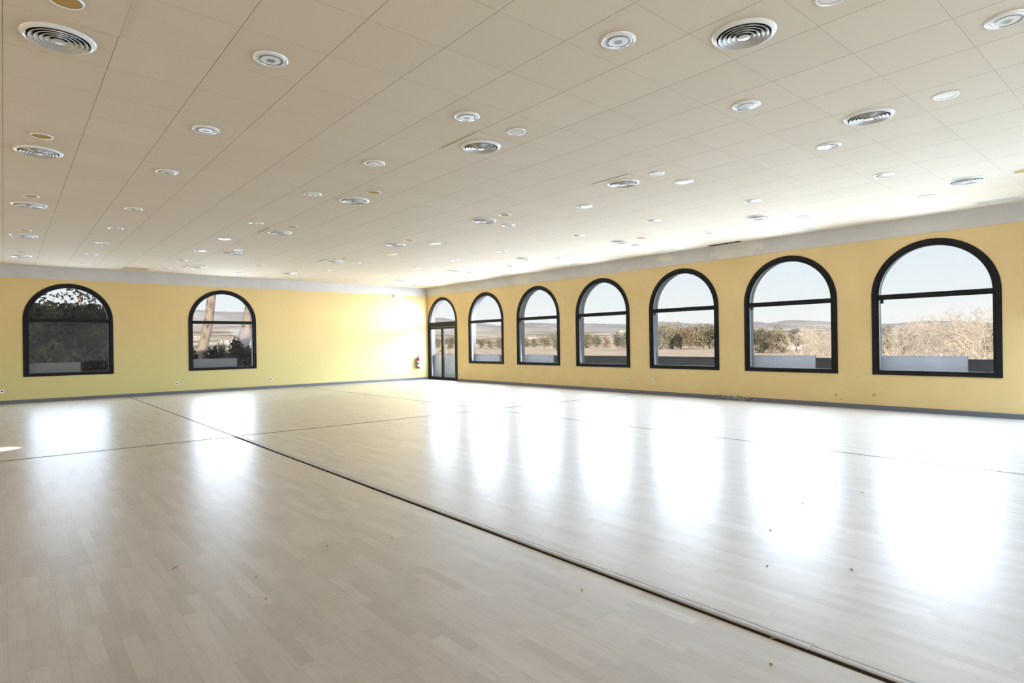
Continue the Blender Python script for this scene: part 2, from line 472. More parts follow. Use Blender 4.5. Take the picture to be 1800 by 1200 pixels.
def make_window(idx, P, c, label, guard=None, handle=0):
    root = empty('window_%d' % idx, P(c, SILL, 0)); struct(root, label)
    inv = Matrix.Translation(-Vector(P(c, SILL, 0)))
    bz = .735
    mb = MB()
    ring_mesh(mb, P, c, arch_loop(.95, SILL, SPR), arch_loop(.875, bz - .02, SPR), -.012, .055)
    ring_mesh(mb, P, c, arch_loop(.877, bz - .022, SPR), arch_loop(.83, bz, SPR), .0, .05)
    mb.xf(inv).build('frame', M['frame'], root, smooth=True)
    mb = MB(); bar(mb, P, c - .835, c + .835, 2.02, 2.115, -.004, .052); bar(mb, P, c - .835, c + .835, 2.05, 2.085, -.012, .0)
    mb.xf(inv).build('transom', M['frame'], root)
    n = 32; zc = 2.115
    a0 = math.asin((zc - SPR) / .83)
    pts = [(-.83 * math.cos(a0 + (PI - 2 * a0) * k / n), SPR + .83 * math.sin(a0 + (PI - 2 * a0) * k / n)) for k in range(n + 1)]
    mb = MB(); pane_mesh(mb, P, c, pts, .03); mb.xf(inv).build('pane', M['glass'], root)
    mb = MB(); pane_mesh(mb, P, c, [(-.83, bz), (.83, bz), (.83, 2.02), (-.83, 2.02)], .03); mb.xf(inv).build('pane', M['glass'], root)
    if handle:
        mb = MB(); bar(mb, P, c + handle * .80, c + handle * .755, 1.955, 2.02, -.005, .045); mb.xf(inv).build('handle', M['frame'], root)
    if guard:
        mb = MB(); bar(mb, P, c + guard[0], c + guard[1], SILL + .06, guard[2], .2, .235)
        bar(mb, P, c + guard[0], c + guard[1], guard[2] - .02, guard[2], .19, .245)
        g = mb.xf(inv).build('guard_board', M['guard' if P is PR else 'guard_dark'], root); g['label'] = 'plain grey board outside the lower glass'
    return root

names = {2: 'rightmost black arched window, bare pale trees filling its view', 3: 'black arched window second from right, hills left and bare trees right',
         4: 'black arched window third from right, dense olive trees in its view', 5: 'black arched window third from the glazed door',
         6: 'black arched window second from the glazed door', 7: 'black arched window next to the glazed door'}
guards = {2: (-.445, .875, .995), 3: (-.44, .875, .99), 6: (-.46, .875, .965), 7: (-.46, .875, .965), 0: None, 1: (-.44, .875, .99)}
k = 1
for i, c in enumerate(WR):
    make_window(k, PR, c, names.get(i, 'black arched window beside the camera'), guards.get(i), 1 if i in (2, 3, 4, 5, 6) else 0); k += 1
make_window(k, PL, WL[0], 'black arched window left of the picture'); k += 1
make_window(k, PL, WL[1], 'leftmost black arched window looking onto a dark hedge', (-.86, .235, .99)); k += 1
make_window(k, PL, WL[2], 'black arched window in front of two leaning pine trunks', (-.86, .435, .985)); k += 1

# glazed double door in the corner
root = empty('door_1', PR(DOOR, 0, 0)); struct(root, 'black arched glazed double door in the far corner')
inv = Matrix.Translation(-Vector(PR(DOOR, 0, 0)))
mb = MB()
ring_mesh(mb, PR, DOOR, arch_loop(.955, .0, SPR), arch_loop(.86, .05, SPR), -.012, .055)
mb.xf(inv).build('frame', M['frame'], root, smooth=True)
mb = MB(); bar(mb, PR, DOOR - .87, DOOR + .87, 1.96, 2.135, -.006, .052); mb.xf(inv).build('transom', M['frame'], root)
a0 = math.asin((2.135 - SPR) / .86)
pts = [(-.86 * math.cos(a0 + (PI - 2 * a0) * q / 30), SPR + .86 * math.sin(a0 + (PI - 2 * a0) * q / 30)) for q in range(31)]
mb = MB(); pane_mesh(mb, PR, DOOR, pts, .03); mb.xf(inv).build('pane', M['glass'], root)
for sgn in (-1, 1):
    a, b_ = (DOOR - .858, DOOR - .004) if sgn < 0 else (DOOR + .004, DOOR + .858)
    mb = MB()
    lo = [(a, .02), (a, 1.955), (b_, 1.955), (b_, .02)]; li = [(a + .07, .12), (a + .07, 1.88), (b_ - .07, 1.88), (b_ - .07, .12)]
    ring_mesh(mb, PR, 0, lo, li, .0, .045)
    lf = mb.xf(inv).build('door_leaf', M['frame'], root)
    mb = MB(); pane_mesh(mb, PR, 0, li, .025); mb.xf(inv).build('pane', M['glass'], lf)
    mb = MB(); e = (b_ - .035) if sgn < 0 else (a + .035)
    bar(mb, PR, e - .012, e + .012, .98, 1.12, -.008, 0); bar(mb, PR, e - .008, e + .008 + sgn * .09, 1.06, 1.08, -.05, -.035); bar(mb, PR, e - .008, e + .008, 1.06, 1.08, -.05, 0)
    mb.xf(inv).build('handle', M['frame'], lf)
mb = MB(); bar(mb, PR, DOOR - .87, DOOR + .87, .0, .93, .2, .235); g = mb.xf(inv).build('guard_board', M['guard'], root); g['label'] = 'pale blue-grey board outside the lower glass'

# ---------------------------------------------------------------- floor joints
def strip_piece(idx, y0, y1, x0, x1, h, lab):
    mb = MB()
    prof = [(x0, 0), (x0, h * .6), (x0 + .008, h), (x0 + (x1 - x0) * .42, h), (x0 + (x1 - x0) * .45, h * .6), (x0 + (x1 - x0) * .5, h * .6), (x0 + (x1 - x0) * .53, h), (x1 - .012, h), (x1, 0)]
    n = len(prof)
    mb.add([(x, y0, z) for x, z in prof] + [(x, y1, z) for x, z in prof], [(i, (i + 1) % n, n + (i + 1) % n, n + i) for i in range(n)] + [tuple(range(n)), tuple(range(2 * n - 1, n - 1, -1))])
    o = mb.build('trim_%d' % idx, M['strip']); struct(o, lab)
ti = 3
for y0, y1, dx, h in ((YN, 1.15, .0, .007), (1.13, 3.10, -.004, .012), (3.11, 4.44, 0, .009), (4.45, 9.40, 0, .008)):
    strip_piece(ti, y0, y1, 2.608 + dx, 2.682 + dx, h, 'worn metal joint strip across the pale floor'); ti += 1
mb = MB().box(2.580, 2.606, YN, 9.40, 0, .0012); struct(mb.build('trim_%d' % ti, M['gap']), 'dark open joint beside the floor strip'); ti += 1
mb = MB().box(2.597, 2.615, 9.42, LY - .02, 0, .0015); struct(mb.build('trim_%d' % ti, M['gap']), 'thin dark floor joint running to the far wall'); ti += 1
mb = MB().box(XW, RX - .02, 9.40, 9.43, 0, .0015); struct(mb.build('trim_%d' % ti, M['gap']), 'thin dark floor joint crossing the hall'); ti += 1
mb = MB().box(7.42, 7.436, YN, LY - .02, 0, .0015); struct(mb.build('trim_%d' % ti, M['gap']), 'thin dark floor joint parallel to the long window wall'); ti += 1

# debris on the floor
def chip(x, y, l, w, rz, mat='chip'):
    mb = MB(); r = random.Random(x * 7 + y)
    pts = [(-l / 2, -w / 2 * r.uniform(.3, 1)), (l * .1, -w / 2), (l / 2, -w * .1), (l * .35, w / 2), (-l * .3, w / 2 * r.uniform(.5, 1))]
    n = len(pts)
    mb.add([(a, b_, 0) for a, b_ in pts] + [(a * .9, b_ * .8, w * .5) for a, b_ in pts], [(i, (i + 1) % n, n + (i + 1) % n, n + i) for i in range(n)] + [tuple(range(n)), tuple(range(n, 2 * n))])
    o = mb.build('wood_chip', M[mat]); o.location = (x, y, 0.0006); o.rotation_euler = (0, 0, rz)
    return o
FD = Vector((0, 0, 0))
def floor_at(px, py):
    d = FW + (RT * math.cos(ROLL) + Vector((0, 0, 1)) * math.sin(ROLL)) * ((px - 900) / FPX) - (Vector((0, 0, 1)) * math.cos(ROLL) - RT * math.sin(ROLL)) * ((py - 602.4) / FPX)
    t = -EYE / d.z
    return d.x * t, d.y * t
for (x, y, l, w, rz) in [(.35, 2.74, .022, .012, .4), (.49, 2.37, .018, .012, 1), (1.04, 3.25, .02, .01, 2), (1.62, 3.82, .022, .012, 0), (1.98, 3.53, .02, .01, .8),
                         (2.02, 3.67, .02, .01, 1.9), (1.1, 3.6, .02, .01, .2), (2.35, 2.2, .018, .012, .5), (3.4, 1.7, .02, .015, .2), (4.05, 2.0, .02, .012, 1.2),
                         (2.38, 1.18, .02, .012, 1.2), (4.9, 2.15, .022, .014, .3), (3.7, 1.35, .02, .014, .9), (5.6, 1.95, .02, .015, 2.2)]:
    tag(chip(x, y, l * .75, w * .7, rz), 'tiny wood chip lying on the pale laminate floor', 'debris', 'wood chips scattered on the floor')
sx, sy = floor_at(308, 997)
o = chip(sx, sy, .075, .007, .75); o.name = 'stick'; tag(o, 'short brown stick lying on the floor at lower left', 'debris')
sx, sy = floor_at(1362, 1121)
o = chip(sx, sy, .07, .005, -.5); o.name = 'splinter'; tag(o, 'thin splinter beside the end of the metal floor strip', 'debris')
# crumbled plaster on the baseboard
mb = MB()
r = random.Random(3)
for q in range(60):
    y = r.gauss(6.75, .2); s = r.uniform(.008, .024); z = max(.004, r.uniform(0, .085)); x = RX - .016 - r.uniform(0, .015)
    mb.box(x - s * .5, x + s * .4, y - s, y + s, z, z + s)
tag(mb.build('plaster_rubble', M['rubble']), 'crumbled plaster on the baseboard below the second window from right', 'rubble', kind='stuff')

# ---------------------------------------------------------------- ceiling fittings
ORD = ['first', 'second', 'third', 'fourth', 'fifth', 'sixth', 'seventh', 'eighth', 'ninth', 'tenth']
ROWV = {.31: 'leftmost vent row', 3.93: 'vent row second from left', 6.33: 'vent row third from left', 9.96: 'vent row nearest the window wall'}

def make_vent():
    root = empty('ceiling_vent', (0, 0, CZ))
    R = .213
    MB().lathe([(R - .035, -.004), (R - .036, -.014), (R - .028, -.020), (R - .008, -.012), (R, -.002), (R, 0), (R - .03, 0)], 56, closed=True).build('flange', M['white'], root, smooth=True)
    MB().lathe([(.0001, -.0015), (R - .03, -.0015)], 40).build('dark_duct_backing', M['duct_shade'], root)
    for rr in (.162, .132, .102, .072):
        MB().lathe([(rr - .022, -.003), (rr, -.024), (rr + .003, -.026), (rr + .004, -.022), (rr - .019, -.003)], 48, closed=True).build('louvre_ring', M['vane'], root, smooth=True)
    MB().lathe([(.022, -.003), (.043, -.025), (.036, -.028), (.0001, -.029)], 36).build('centre_cone', M['vane'], root, smooth=True)
    return root

def make_light():
    root = empty('recessed_downlight', (0, 0, CZ))
    R = .123
    MB().lathe([(R - .022, -.002), (R - .02, -.010), (R - .012, -.013), (R - .003, -.008), (R, -.001), (R - .01, 0)], 48, closed=True).build('trim_ring', M['white'], root, smooth=True)
    a = MB()
    a.lathe([(.0001, -.014), (.030, -.014)], 40, mi=1)
    a.lathe([(.030, -.015), (.068, -.0145), (.0685, -.012)], 40, mi=0)
    a.lathe([(.0685, -.011), (.086, -.0095)], 40, mi=1)
    a.lathe([(.086, -.012), (.100, -.010), (.102, -.006)], 40, mi=0)
    a.build('glass_disc', [M['lens'], M['lensring']], root, smooth=True)
    return root

def make_speaker(mat):
    root = empty('ceiling_speaker', (0, 0, CZ))
    R = .096
    MB().lathe([(R - .014, -.002), (R - .013, -.009), (R - .004, -.008), (R, -.001), (R - .01, 0)], 40, closed=True).build('rim', M['white'], root, smooth=True)
    MB().lathe([(.0001, -.007), (.05, -.0065), (R - .013, -.004)], 36).build('grille', M[mat], root, smooth=True)
    return root

vent0 = make_vent(); used = [False]
VY = [5.07, 8.11, 11.18, 14.24, 17.34]
vents = []
for x, ys in ((.31, VY), (3.93, [2.08] + VY), (6.33, [2.10] + VY), (9.96, [2.12] + VY)):
    for q, y in enumerate(ys):
        o = vent0 if not used[0] else copy_tree(vent0); used[0] = True
        o.location = (x, y, CZ); vents.append(o)
        tag(o, 'round white louvred air vent, %s from camera, %s' % (ORD[q], ROWV[x]), 'vent', 'round louvred vents in the ceiling')

LX = {1.52: [4.47, 6.32, 8.13, 10.58, 12.48, 14.33, 16.16, 17.98], 3.31: [2.68, 4.48, 6.30, 8.12, 10.59, 12.49, 14.35, 16.15, 17.97],
      5.13: [.86, 2.70, 16.15, 18.01], 6.93: [2.70, 4.53, 6.32, 8.17, 10.57, 12.42, 14.25, 16.15, 18.03],
      8.74: [2.73, 4.52, 6.34, 8.13, 10.57, 12.47, 14.28, 16.14, 18.03], 10.60: [2.75, 4.57, 6.39, 8.17, 10.57, 12.42, 14.28, 16.22]}
LROW = ['first', 'second', 'third', 'fourth', 'fifth', 'sixth']
light0 = make_light(); u1 = False
for ri, (x, ys) in enumerate(LX.items()):
    for q, y in enumerate(ys):
        o = light0 if not u1 else copy_tree(light0); u1 = True
        o.location = (x, y, CZ); o.rotation_euler = (0, 0, random.uniform(0, 6))
        tag(o, 'round glass downlight, %s from camera in %s downlight row from left' % (ORD[q], LROW[ri]), 'ceiling light', 'round downlights in the ceiling')
sa = make_speaker('amber'); sc_ = make_speaker('cream'); ua = uc = False
SX = {.31: [(4.48, 1), (7.50, 1), (10.52, 1), (13.57, 1), (16.72, 1)],
      3.93: [(1.50, 0), (4.49, 0), (7.51, 1), (10.56, 1), (13.77, 0), (16.80, 1)],
      6.31: [(1.48, 0), (4.52, 0), (7.53, 1), (10.55, 1), (13.62, 1), (16.74, 1)],
      9.98: [(1.55, 1), (4.57, 0), (7.56, 1), (10.59, 0), (13.67, 0), (16.84, 0)]}
SROW = {.31: 'leftmost speaker row', 3.93: 'speaker row second from left', 6.31: 'speaker row third from left', 9.98: 'speaker row nearest the window wall'}
for x, lst in SX.items():
    for q, (y, am) in enumerate(lst):
        if am: o = sa if not ua else copy_tree(sa); ua = True
        else: o = sc_ if not uc else copy_tree(sc_); uc = True
        o.location = (x, y, CZ)
        tag(o, 'small round %s ceiling speaker, %s from camera, %s' % ('yellowed' if am else 'cream', ORD[q], SROW[x]), 'speaker', 'small round ceiling speakers')  # cream ones are the speakers that window light whitens

# sagging tiles around some fittings (hinged on one edge, the other edge hangs lower)
def sag_tile(i, j, drop, axis, lab):
    x0 = .6198 + i * .602; y0 = 4.764 + j * .612
    w, d = .596, .606
    t = .006
    def z(u, v):
        k = {'x-': 1 - u, 'x+': u, 'y-': 1 - v, 'y+': v}[axis]
        return CZ - .0005 - drop * k
    mb = MB(); cs = [(0, 0), (1, 0), (1, 1), (0, 1)]
    mb.add([(x0 + .003 + u * w, y0 + .003 + v * d, z(u, v)) for u, v in cs] + [(x0 + .003 + u * w, y0 + .003 + v * d, CZ - .0002) for u, v in cs],
           [(0, 1, 2, 3), (4, 5, 6, 7), (0, 1, 5, 4), (1, 2, 6, 5), (2, 3, 7, 6), (3, 0, 4, 7)])
    o = mb.build('ceiling_tile', M['ceiling']); tag(o, lab, 'ceiling tile', 'sagging ceiling tiles')
for i, j, drop, ax, lab, vt in ((5, 0, .007, 'x-', 'sagging cream tile holding the second vent in the row second from left', True),
                            (9, 0, .007, 'x-', 'sagging cream tile holding the second vent in the row third from left', True),
                            (5, 10, .012, 'x-', 'sagging cream tile holding the fourth vent in the row second from left', True),
                            (5, 20, .016, 'x-', 'sagging cream tile holding the sixth vent in the row second from left', True),
                            (-1, -1, .012, 'x+', 'sagging cream tile with a yellowed speaker at upper left', False),
                            (9, 15, .012, 'x-', 'sagging cream tile holding the fifth vent in the row third from left', True)):
    sag_tile(i, j, drop, ax, lab)
    cx = .6198 + (i + .5) * .602; cy = 4.764 + (j + .5) * .612
    for o in list(COL.objects):
        if o.parent is None and o.name.split('.')[0] in ('ceiling_vent', 'ceiling_speaker') and abs(o.location.x - cx) < .3 and abs(o.location.y - cy) < .3:
            o.location.z = CZ - drop * .5
            o.rotation_euler = (0, (-1 if ax == 'x-' else 1) * math.atan(drop / .6), 0)

# linear slot grilles beside the window wall
def slot(x, y0, y1):
    root = empty('slot_grille', (x, (y0 + y1) / 2, CZ)); h = (y1 - y0) / 2
    a = MB(); ring = lambda s, t, z: [(-s, -t, z), (s, -t, z), (s, t, z), (-s, t, z)]
    a.add(ring(.075, h, 0) + ring(.075, h, -.008) + ring(.058, h - .02, -.008) + ring(.058, h - .02, 0),
          [(i + 4 * k, (i + 1) % 4 + 4 * k, (i + 1) % 4 + 4 * (k + 1), i + 4 * (k + 1)) for k in range(3) for i in range(4)])
    a.build('frame', M['white'], root)
    MB().box(-.058, .058, -h + .02, h - .02, -.002, -.001).build('dark_duct_backing', M['duct_shade'], root)
    for q in (-.035, 0, .035):
        b2 = MB(); b2.add([(q - .013, -h + .02, -.0015), (q + .006, -h + .02, -.007), (q + .006, h - .02, -.007), (q - .013, h - .02, -.0015)], [(0, 1, 2, 3)]); b2.build('slat', M['vane'], root)
    return root
for q, (y0, y1) in enumerate(((1.84, 2.44), (4.9, 5.5), (7.98, 8.58), (11.0, 11.6), (14.1, 14.7))):
    tag(slot(11.82, y0, y1), 'narrow white slot grille beside the window wall, %s from the camera' % ORD[q], 'grille', 'slot grilles beside the window wall')
a = MB().box(11.2, 12.15, 18.35, 18.85, CZ - .012, CZ - .0005); tag(a.build('access_hatch', M['stain']), 'dark ceiling hatch in the corner above the door', 'hatch')  # plain box in the brown tile colour
a = MB().box(2.42, 2.98, 18.3, 18.86, CZ - .015, CZ - .0005); tag(a.build('stained_ceiling_tile', M['stain']), 'brown stained ceiling tile near the far wall between two windows', 'ceiling tile')
a = MB(); a.box(12.04, 12.16, 6.55, 7.3, CZ - .004, CZ - .0005); struct(a.build('trim_%d' % ti, M['gap']), 'dark gap where the ceiling meets the flaking band'); ti += 1

# ---------------------------------------------------------------- wall fittings
def make_socket(P, s, z, lab):
    o0 = Vector(P(s, z, 0)); root = empty('wall_socket', o0); inv = Matrix.Translation(-o0)
    mb = MB(); bar(mb, P, s - .042, s + .042, z - .042, z + .042, -.010, -.0005)
    mb.xf(inv).build('plate', M['plastic'], root, bevel=.003)
    mb = MB()
    n = 24
    ctr = [P(s + .021 * math.cos(2 * PI * k / n), z + .021 * math.sin(2 * PI * k / n), -.0112) for k in range(n)]
    mb.add(ctr, [tuple(range(n))]); mb.xf(inv).build('socket_well', M['dark'], root)
    tag(root, lab, 'socket', 'white wall sockets')
make_socket(PL, 3.79, .30, 'white wall socket below and left of the window with pine trunks')
make_socket(PL, 6.44, .30, 'white wall socket right of the window with pine trunks')
make_socket(PL, -.04, .32, 'white wall socket at the far left, cut by the picture edge')
make_socket(PR, 17.11, .28, 'small wall socket just right of the glazed door')
make_socket(PR, 9.74, .33, 'white wall socket below the third window from the door')
make_socket(PR, 9.01, .33, 'white wall socket below the third window from right')
make_socket(PL, 12.03, .34, 'white wall socket beneath the fire extinguisher')

root = empty('emergency_light', (10.99, LY, 3.085))
MB().box(-.15, .15, -.07, 0, -.055, .055).build('housing', M['white'], root, bevel=.008)
MB().box(-.12, .12, -.078, -.0705, -.04, .035).build('diffuser', M['lens'], root, bevel=.002)
tag(root, 'white emergency light box high on the far wall near the corner', 'emergency light')
root = empty('wall_switch', (11.8, LY, 1.48))
MB().box(-.022, .022, -.012, 0, -.045, .045).build('plate', M['plastic'], root, bevel=.003)
MB().box(-.012, .012, -.018, -.0125, -.02, .02).build('rocker', M['lensring'], root)
tag(root, 'small wall switch on the far wall above the fire extinguisher', 'switch')

root = empty('fire_extinguisher', (11.80, LY - .095, .42))
b_ = MB().lathe([(.0001, .0), (.055, .0), (.072, .012), (.075, .03), (.075, .36), (.07, .39), (.05, .42), (.026, .435), (.022, .45), (.0001, .45)], 32).build('cylinder', M['red'], root, smooth=True)
MB().lathe([(.0765, .08), (.0765, .17)], 32).build('label', M['paper'], root, smooth=True)
MB().lathe([(.0765, .22), (.0765, .30)], 32).build('label', M['paper'], root, smooth=True)
MB().box(-.02, .02, -.022, .022, .45, .49).build('valve', M['dark'], root, bevel=.003)
a = MB(); a.tube([(0, .0, .49), (.03, -.03, .50), (.08, -.07, .515)], [.008, .009, .008]); a.build('carry_handle', M['dark'], root)
a = MB(); a.tube([(0, 0, .49), (.03, -.02, .53), (.09, -.05, .56)], [.007, .008, .007]); a.build('lever', M['red'], root)
a = MB(); a.tube([(-.02, 0, .47), (-.07, -.01, .46), (-.105, -.02, .38), (-.105, -.03, .25), (-.098, -.03, .12), (-.095, -.03, .05)], [.010] * 4 + [.013, .020], 10); a.build('hose', M['dark'], root, smooth=True)
a = MB(); a.box(-.03, .03, .076, .094, .25, .40); a.lathe([(.0775, .27), (.0775, .29)], 32); a.build('bracket', M['dark'], root)
tag(root, 'dark red fire extinguisher hung low on the far wall by the corner', 'fire extinguisher')

# ---------------------------------------------------------------- outside: terrace, ground, hills
mb = MB().box(RX + 1.6, RX + 1.78, -8, LY + 6, GZ, .865); mb.box(RX + 1.57, RX + 1.81, -8, LY + 6, .865, .895)
struct(mb.build('parapet', M['parapet']), 'low grey terrace parapet outside the long window wall')
struct(MB().box(RX + .265, RX + 1.6, -8, LY + 6, GZ, -.03).build('terrace', M['concrete']))
mb = MB()
def ground_z(r, px):
    k = 1 + .9 * max(0, min(1, (700 - px) / 300))
    pts = [(0, GZ), (220, GZ), (350, 2.2 * k), (600, 8.5 * k), (1000, 20 * k), (1700, 30 * k)]
    for (a, za), (b2, zb) in zip(pts, pts[1:]):
        if r <= b2: return za + (zb - za) * (r - a) / (b2 - a)
    return pts[-1][1]
rs = [0, 15, 40, 80, 140, 220, 260, 300, 350, 420, 500, 600, 800, 1000, 1300, 1700]
na = 96
V = []
for r in rs:
    for q in range(na + 1):
        px = -700 + 3400 * q / na
        p = far(px, max(r, .01), 0) if r else Vector((0, 0, 0))
        nz = noise.noise(Vector((p.x * .006, p.y * .006, 0))) * min(6, max(0, (r - 250) * .012))
        V.append((p.x, p.y, ground_z(r, px) + nz))
mb.add(V, [(i * (na + 1) + q, i * (na + 1) + q + 1, (i + 1) * (na + 1) + q + 1, (i + 1) * (na + 1) + q) for i in range(len(rs) - 1) for q in range(na)])
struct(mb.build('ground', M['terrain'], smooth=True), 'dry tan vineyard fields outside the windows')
prof = [(-700, 70), (340, 66), (392, 62), (450, 60), (600, 56), (770, 46), (800, 42), (838, 36), (881, 31), (930, 35), (981, 33), (1031, 32), (1100, 30), (1160, 33), (1257, 28),
        (1330, 31), (1352, 28), (1385, 33), (1440, 31), (1470, 28), (1560, 24), (1600, 26), (1640, 29), (1700, 25), (1740, 23), (2700, 22)]
def hp(px):
    for (a, ha), (b2, hb) in zip(prof, prof[1:]):
        if px <= b2:
            t = (px - a) / (b2 - a); t = t * t * (3 - 2 * t); return ha + (hb - ha) * t
    return 20
mb = MB(); V = []; nh = 700
for lvl, (dep, k) in enumerate(((1350, 0), (1450, .55), (1600, 1.0), (1800, .7))):
    for q in range(nh + 1):
        px = -700 + 3400 * q / nh
        h = hp(px) * 1600 / FPX
        z = -5 if k == 0 else EYE + h * k + noise.noise(Vector((px * .03, lvl * 3, 0))) * 1.6 + noise.noise(Vector((px * .16, lvl * 3, 5))) * 1.2
        p = far(px, dep, z); V.append((p.x, p.y, z))
mb.add(V, [(i * (nh + 1) + q, i * (nh + 1) + q + 1, (i + 1) * (nh + 1) + q + 1, (i + 1) * (nh + 1) + q) for i in range(3) for q in range(nh)])
struct(mb.build('hills', M['hill'], smooth=True), 'low hazy grey-brown hills on the horizon')

# ---------------------------------------------------------------- trees
def leaf_cloud(mb, blobs, n, size, rnd, mi=0):
    for _ in range(n):
        c, r = rnd.choice(blobs)
        while True:
            d = Vector((rnd.uniform(-1, 1), rnd.uniform(-1, 1), rnd.uniform(-1, 1)))
            if .1 < d.length <= 1: break
        d = d.normalized() * (rnd.random() ** .35)
        p = Vector(c) + Vector((d.x * r[0], d.y * r[1], d.z * r[2]))
        u = Vector((rnd.gauss(0, 1), rnd.gauss(0, 1), rnd.gauss(0, 1))).normalized(); w = u.orthogonal().normalized()
        s = size * rnd.uniform(.5, 1.3)
        mb.add([p - u * s * .5, p + w * s * .35, p + u * s * .5, p - w * s * .35], [(0, 1, 2, 3)], mi)

def leafy_tree(px, depth, hpx, mat, lab, seed, wide=.75):
    rnd = random.Random(seed)
    h = hpx * depth / FPX
    base = far(px, depth, ground_z(depth, px))
    root = empty('leafy_tree', base); root.rotation_euler = (0, 0, rnd.uniform(0, 6))
    a = MB(); a.tube([(0, 0, 0), (.05 * h, 0, .25 * h), (0, .03 * h, .5 * h)], [h * .035, h * .028, h * .015], 6); a.build('trunk', M['bark'], root)
    blobs = []
    w = h * wide * .5
    for _ in range(14):
        a_ = rnd.uniform(0, 2 * PI); rr = rnd.uniform(0, .6) * w; zz = rnd.uniform(.14, .8) * h
        k = rnd.uniform(.35, .6) * (1 - .3 * zz / h)
        blobs.append(((rr * math.cos(a_), rr * math.sin(a_), zz), (w * k * 1.2, w * k * 1.2, h * .24 * rnd.uniform(.7, 1.1))))
    b2 = MB(); leaf_cloud(b2, blobs, 1900, h * .06, rnd); b2.build('crown', M[mat], root, normals=False)
    return tag(root, lab, 'tree', 'trees standing along the vineyard')

TREES = [(768, 240, 20, 'olive', 'door'), (792, 230, 24, 'olive', 'door'),
         (845, 230, 20, 'olive', 'w7'), (862, 226, 17, 'brown', 'w7'), (880, 215, 24, 'olive', 'w7'),
         (924, 240, 20, 'olive', 'w6'), (940, 235, 17, 'olive', 'w6'), (957, 200, 25, 'olive', 'w6'), (978, 160, 34, 'olive', 'w6'),
         (1030, 215, 28, 'olive', 'w5'), (1047, 205, 26, 'olive', 'w5'), (1066, 200, 22, 'brown', 'w5'), (1087, 150, 34, 'olive', 'w5'), (1102, 140, 40, 'olive', 'w5'),
         (1147, 155, 46, 'olive', 'w4'), (1164, 152, 50, 'olive', 'w4'), (1182, 160, 52, 'olive', 'w4'), (1197, 155, 42, 'olive', 'w4'), (1212, 150, 44, 'brown', 'w4'), (1230, 150, 50, 'olive', 'w4'), (1247, 152, 46, 'olive', 'w4'), (1263, 148, 46, 'olive', 'w4'),
         (1322, 100, 44, 'olive', 'w3'), (1338, 98, 46, 'olive', 'w3'), (1356, 100, 42, 'brown', 'w3'), (1376, 95, 50, 'olive', 'w3'), (1400, 105, 42, 'olive', 'w3'), (1440, 110, 38, 'brown', 'w3'),
         (1553, 85, 52, 'olive', 'w2'), (1590, 100, 44, 'brown', 'w2'), (1625, 115, 40, 'olive', 'w2'), (1665, 90, 46, 'olive', 'w2'), (1700, 100, 44, 'brown', 'w2'), (1738, 85, 52, 'olive', 'w2')]
WN = {'door': 'the glazed door', 'w7': 'the window beside the door', 'w6': 'the second window from the door', 'w5': 'the third window from the door',
      'w4': 'the third window from right', 'w3': 'the second window from right', 'w2': 'the rightmost window'}
cnt = {}
for i, (px, dep, hpx, mt, wn) in enumerate(TREES):
    cnt[wn] = cnt.get(wn, 0) + 1
    leafy_tree(px, dep, hpx, mt, '%s tree, %s from left beyond %s' % ('olive green bushy' if mt == 'olive' else 'brownish bushy', ORD[cnt[wn] - 1], WN[wn]), 100 + i, .95 if dep > 120 else .85)

def bare_tree(px, depth, hpx, seed, levels, lab):
    rnd = random.Random(seed)
    h = hpx * depth / FPX
    root = empty('bare_tree', far(px, depth, ground_z(depth, px)))
    br = MB()
    tk = MB()
    def grow(p, d, ln, r, lv, mb):
        p1 = p + d * ln * .5 + Vector((rnd.gauss(0, .05), rnd.gauss(0, .05), rnd.gauss(0, .02))) * ln
        p2 = p1 + (d + Vector((rnd.gauss(0, .2), rnd.gauss(0, .2), rnd.gauss(0, .12)))).normalized() * ln * .5
        mb.tube([p, p1, p2], [r, r * .8, r * .62], 5 if lv > 3 else 3, cap=False)
        if lv == 0: return
        k = 3 if rnd.random() < .85 else 2
        for _ in range(k):
            nd = (d + Vector((rnd.gauss(0, .62), rnd.gauss(0, .62), rnd.gauss(.12, .35)))).normalized()
            grow(p2 if rnd.random() < .7 else p1, nd, ln * rnd.uniform(.62, .86), max(r * .56, .0075), lv - 1, br)
    for q in range(3):
        a_ = 2.1 * q + rnd.random()
        grow(Vector((0, 0, 0)), Vector((math.cos(a_) * .55, math.sin(a_) * .55, 1)).normalized(), h * .25, h * .014, levels, tk)
    tk.build('trunk', M['twig'], root, normals=False); br.build('branches', M['twig'], root, normals=False)
    tag(root, lab, 'tree', 'bare trees near the terrace')
BARE = [(1405, 66, 66, 5, 'w3'), (1428, 56, 82, 6, 'w3'), (1450, 50, 84, 6, 'w3'),
        (1566, 55, 80, 5, 'w2'), (1592, 44, 112, 6, 'w2'), (1632, 48, 112, 6, 'w2'), (1662, 40, 124, 6, 'w2'), (1700, 36, 150, 6, 'w2'), (1738, 35, 150, 6, 'w2')]
cnt = {}
for i, (px, dep, hpx, lv, wn) in enumerate(BARE):
    cnt[wn] = cnt.get(wn, 0) + 1
    bare_tree(px, dep, hpx, 40 + i, lv, 'pale leafless tree, %s bare one from left beyond %s' % (ORD[cnt[wn] - 1], WN[wn]))

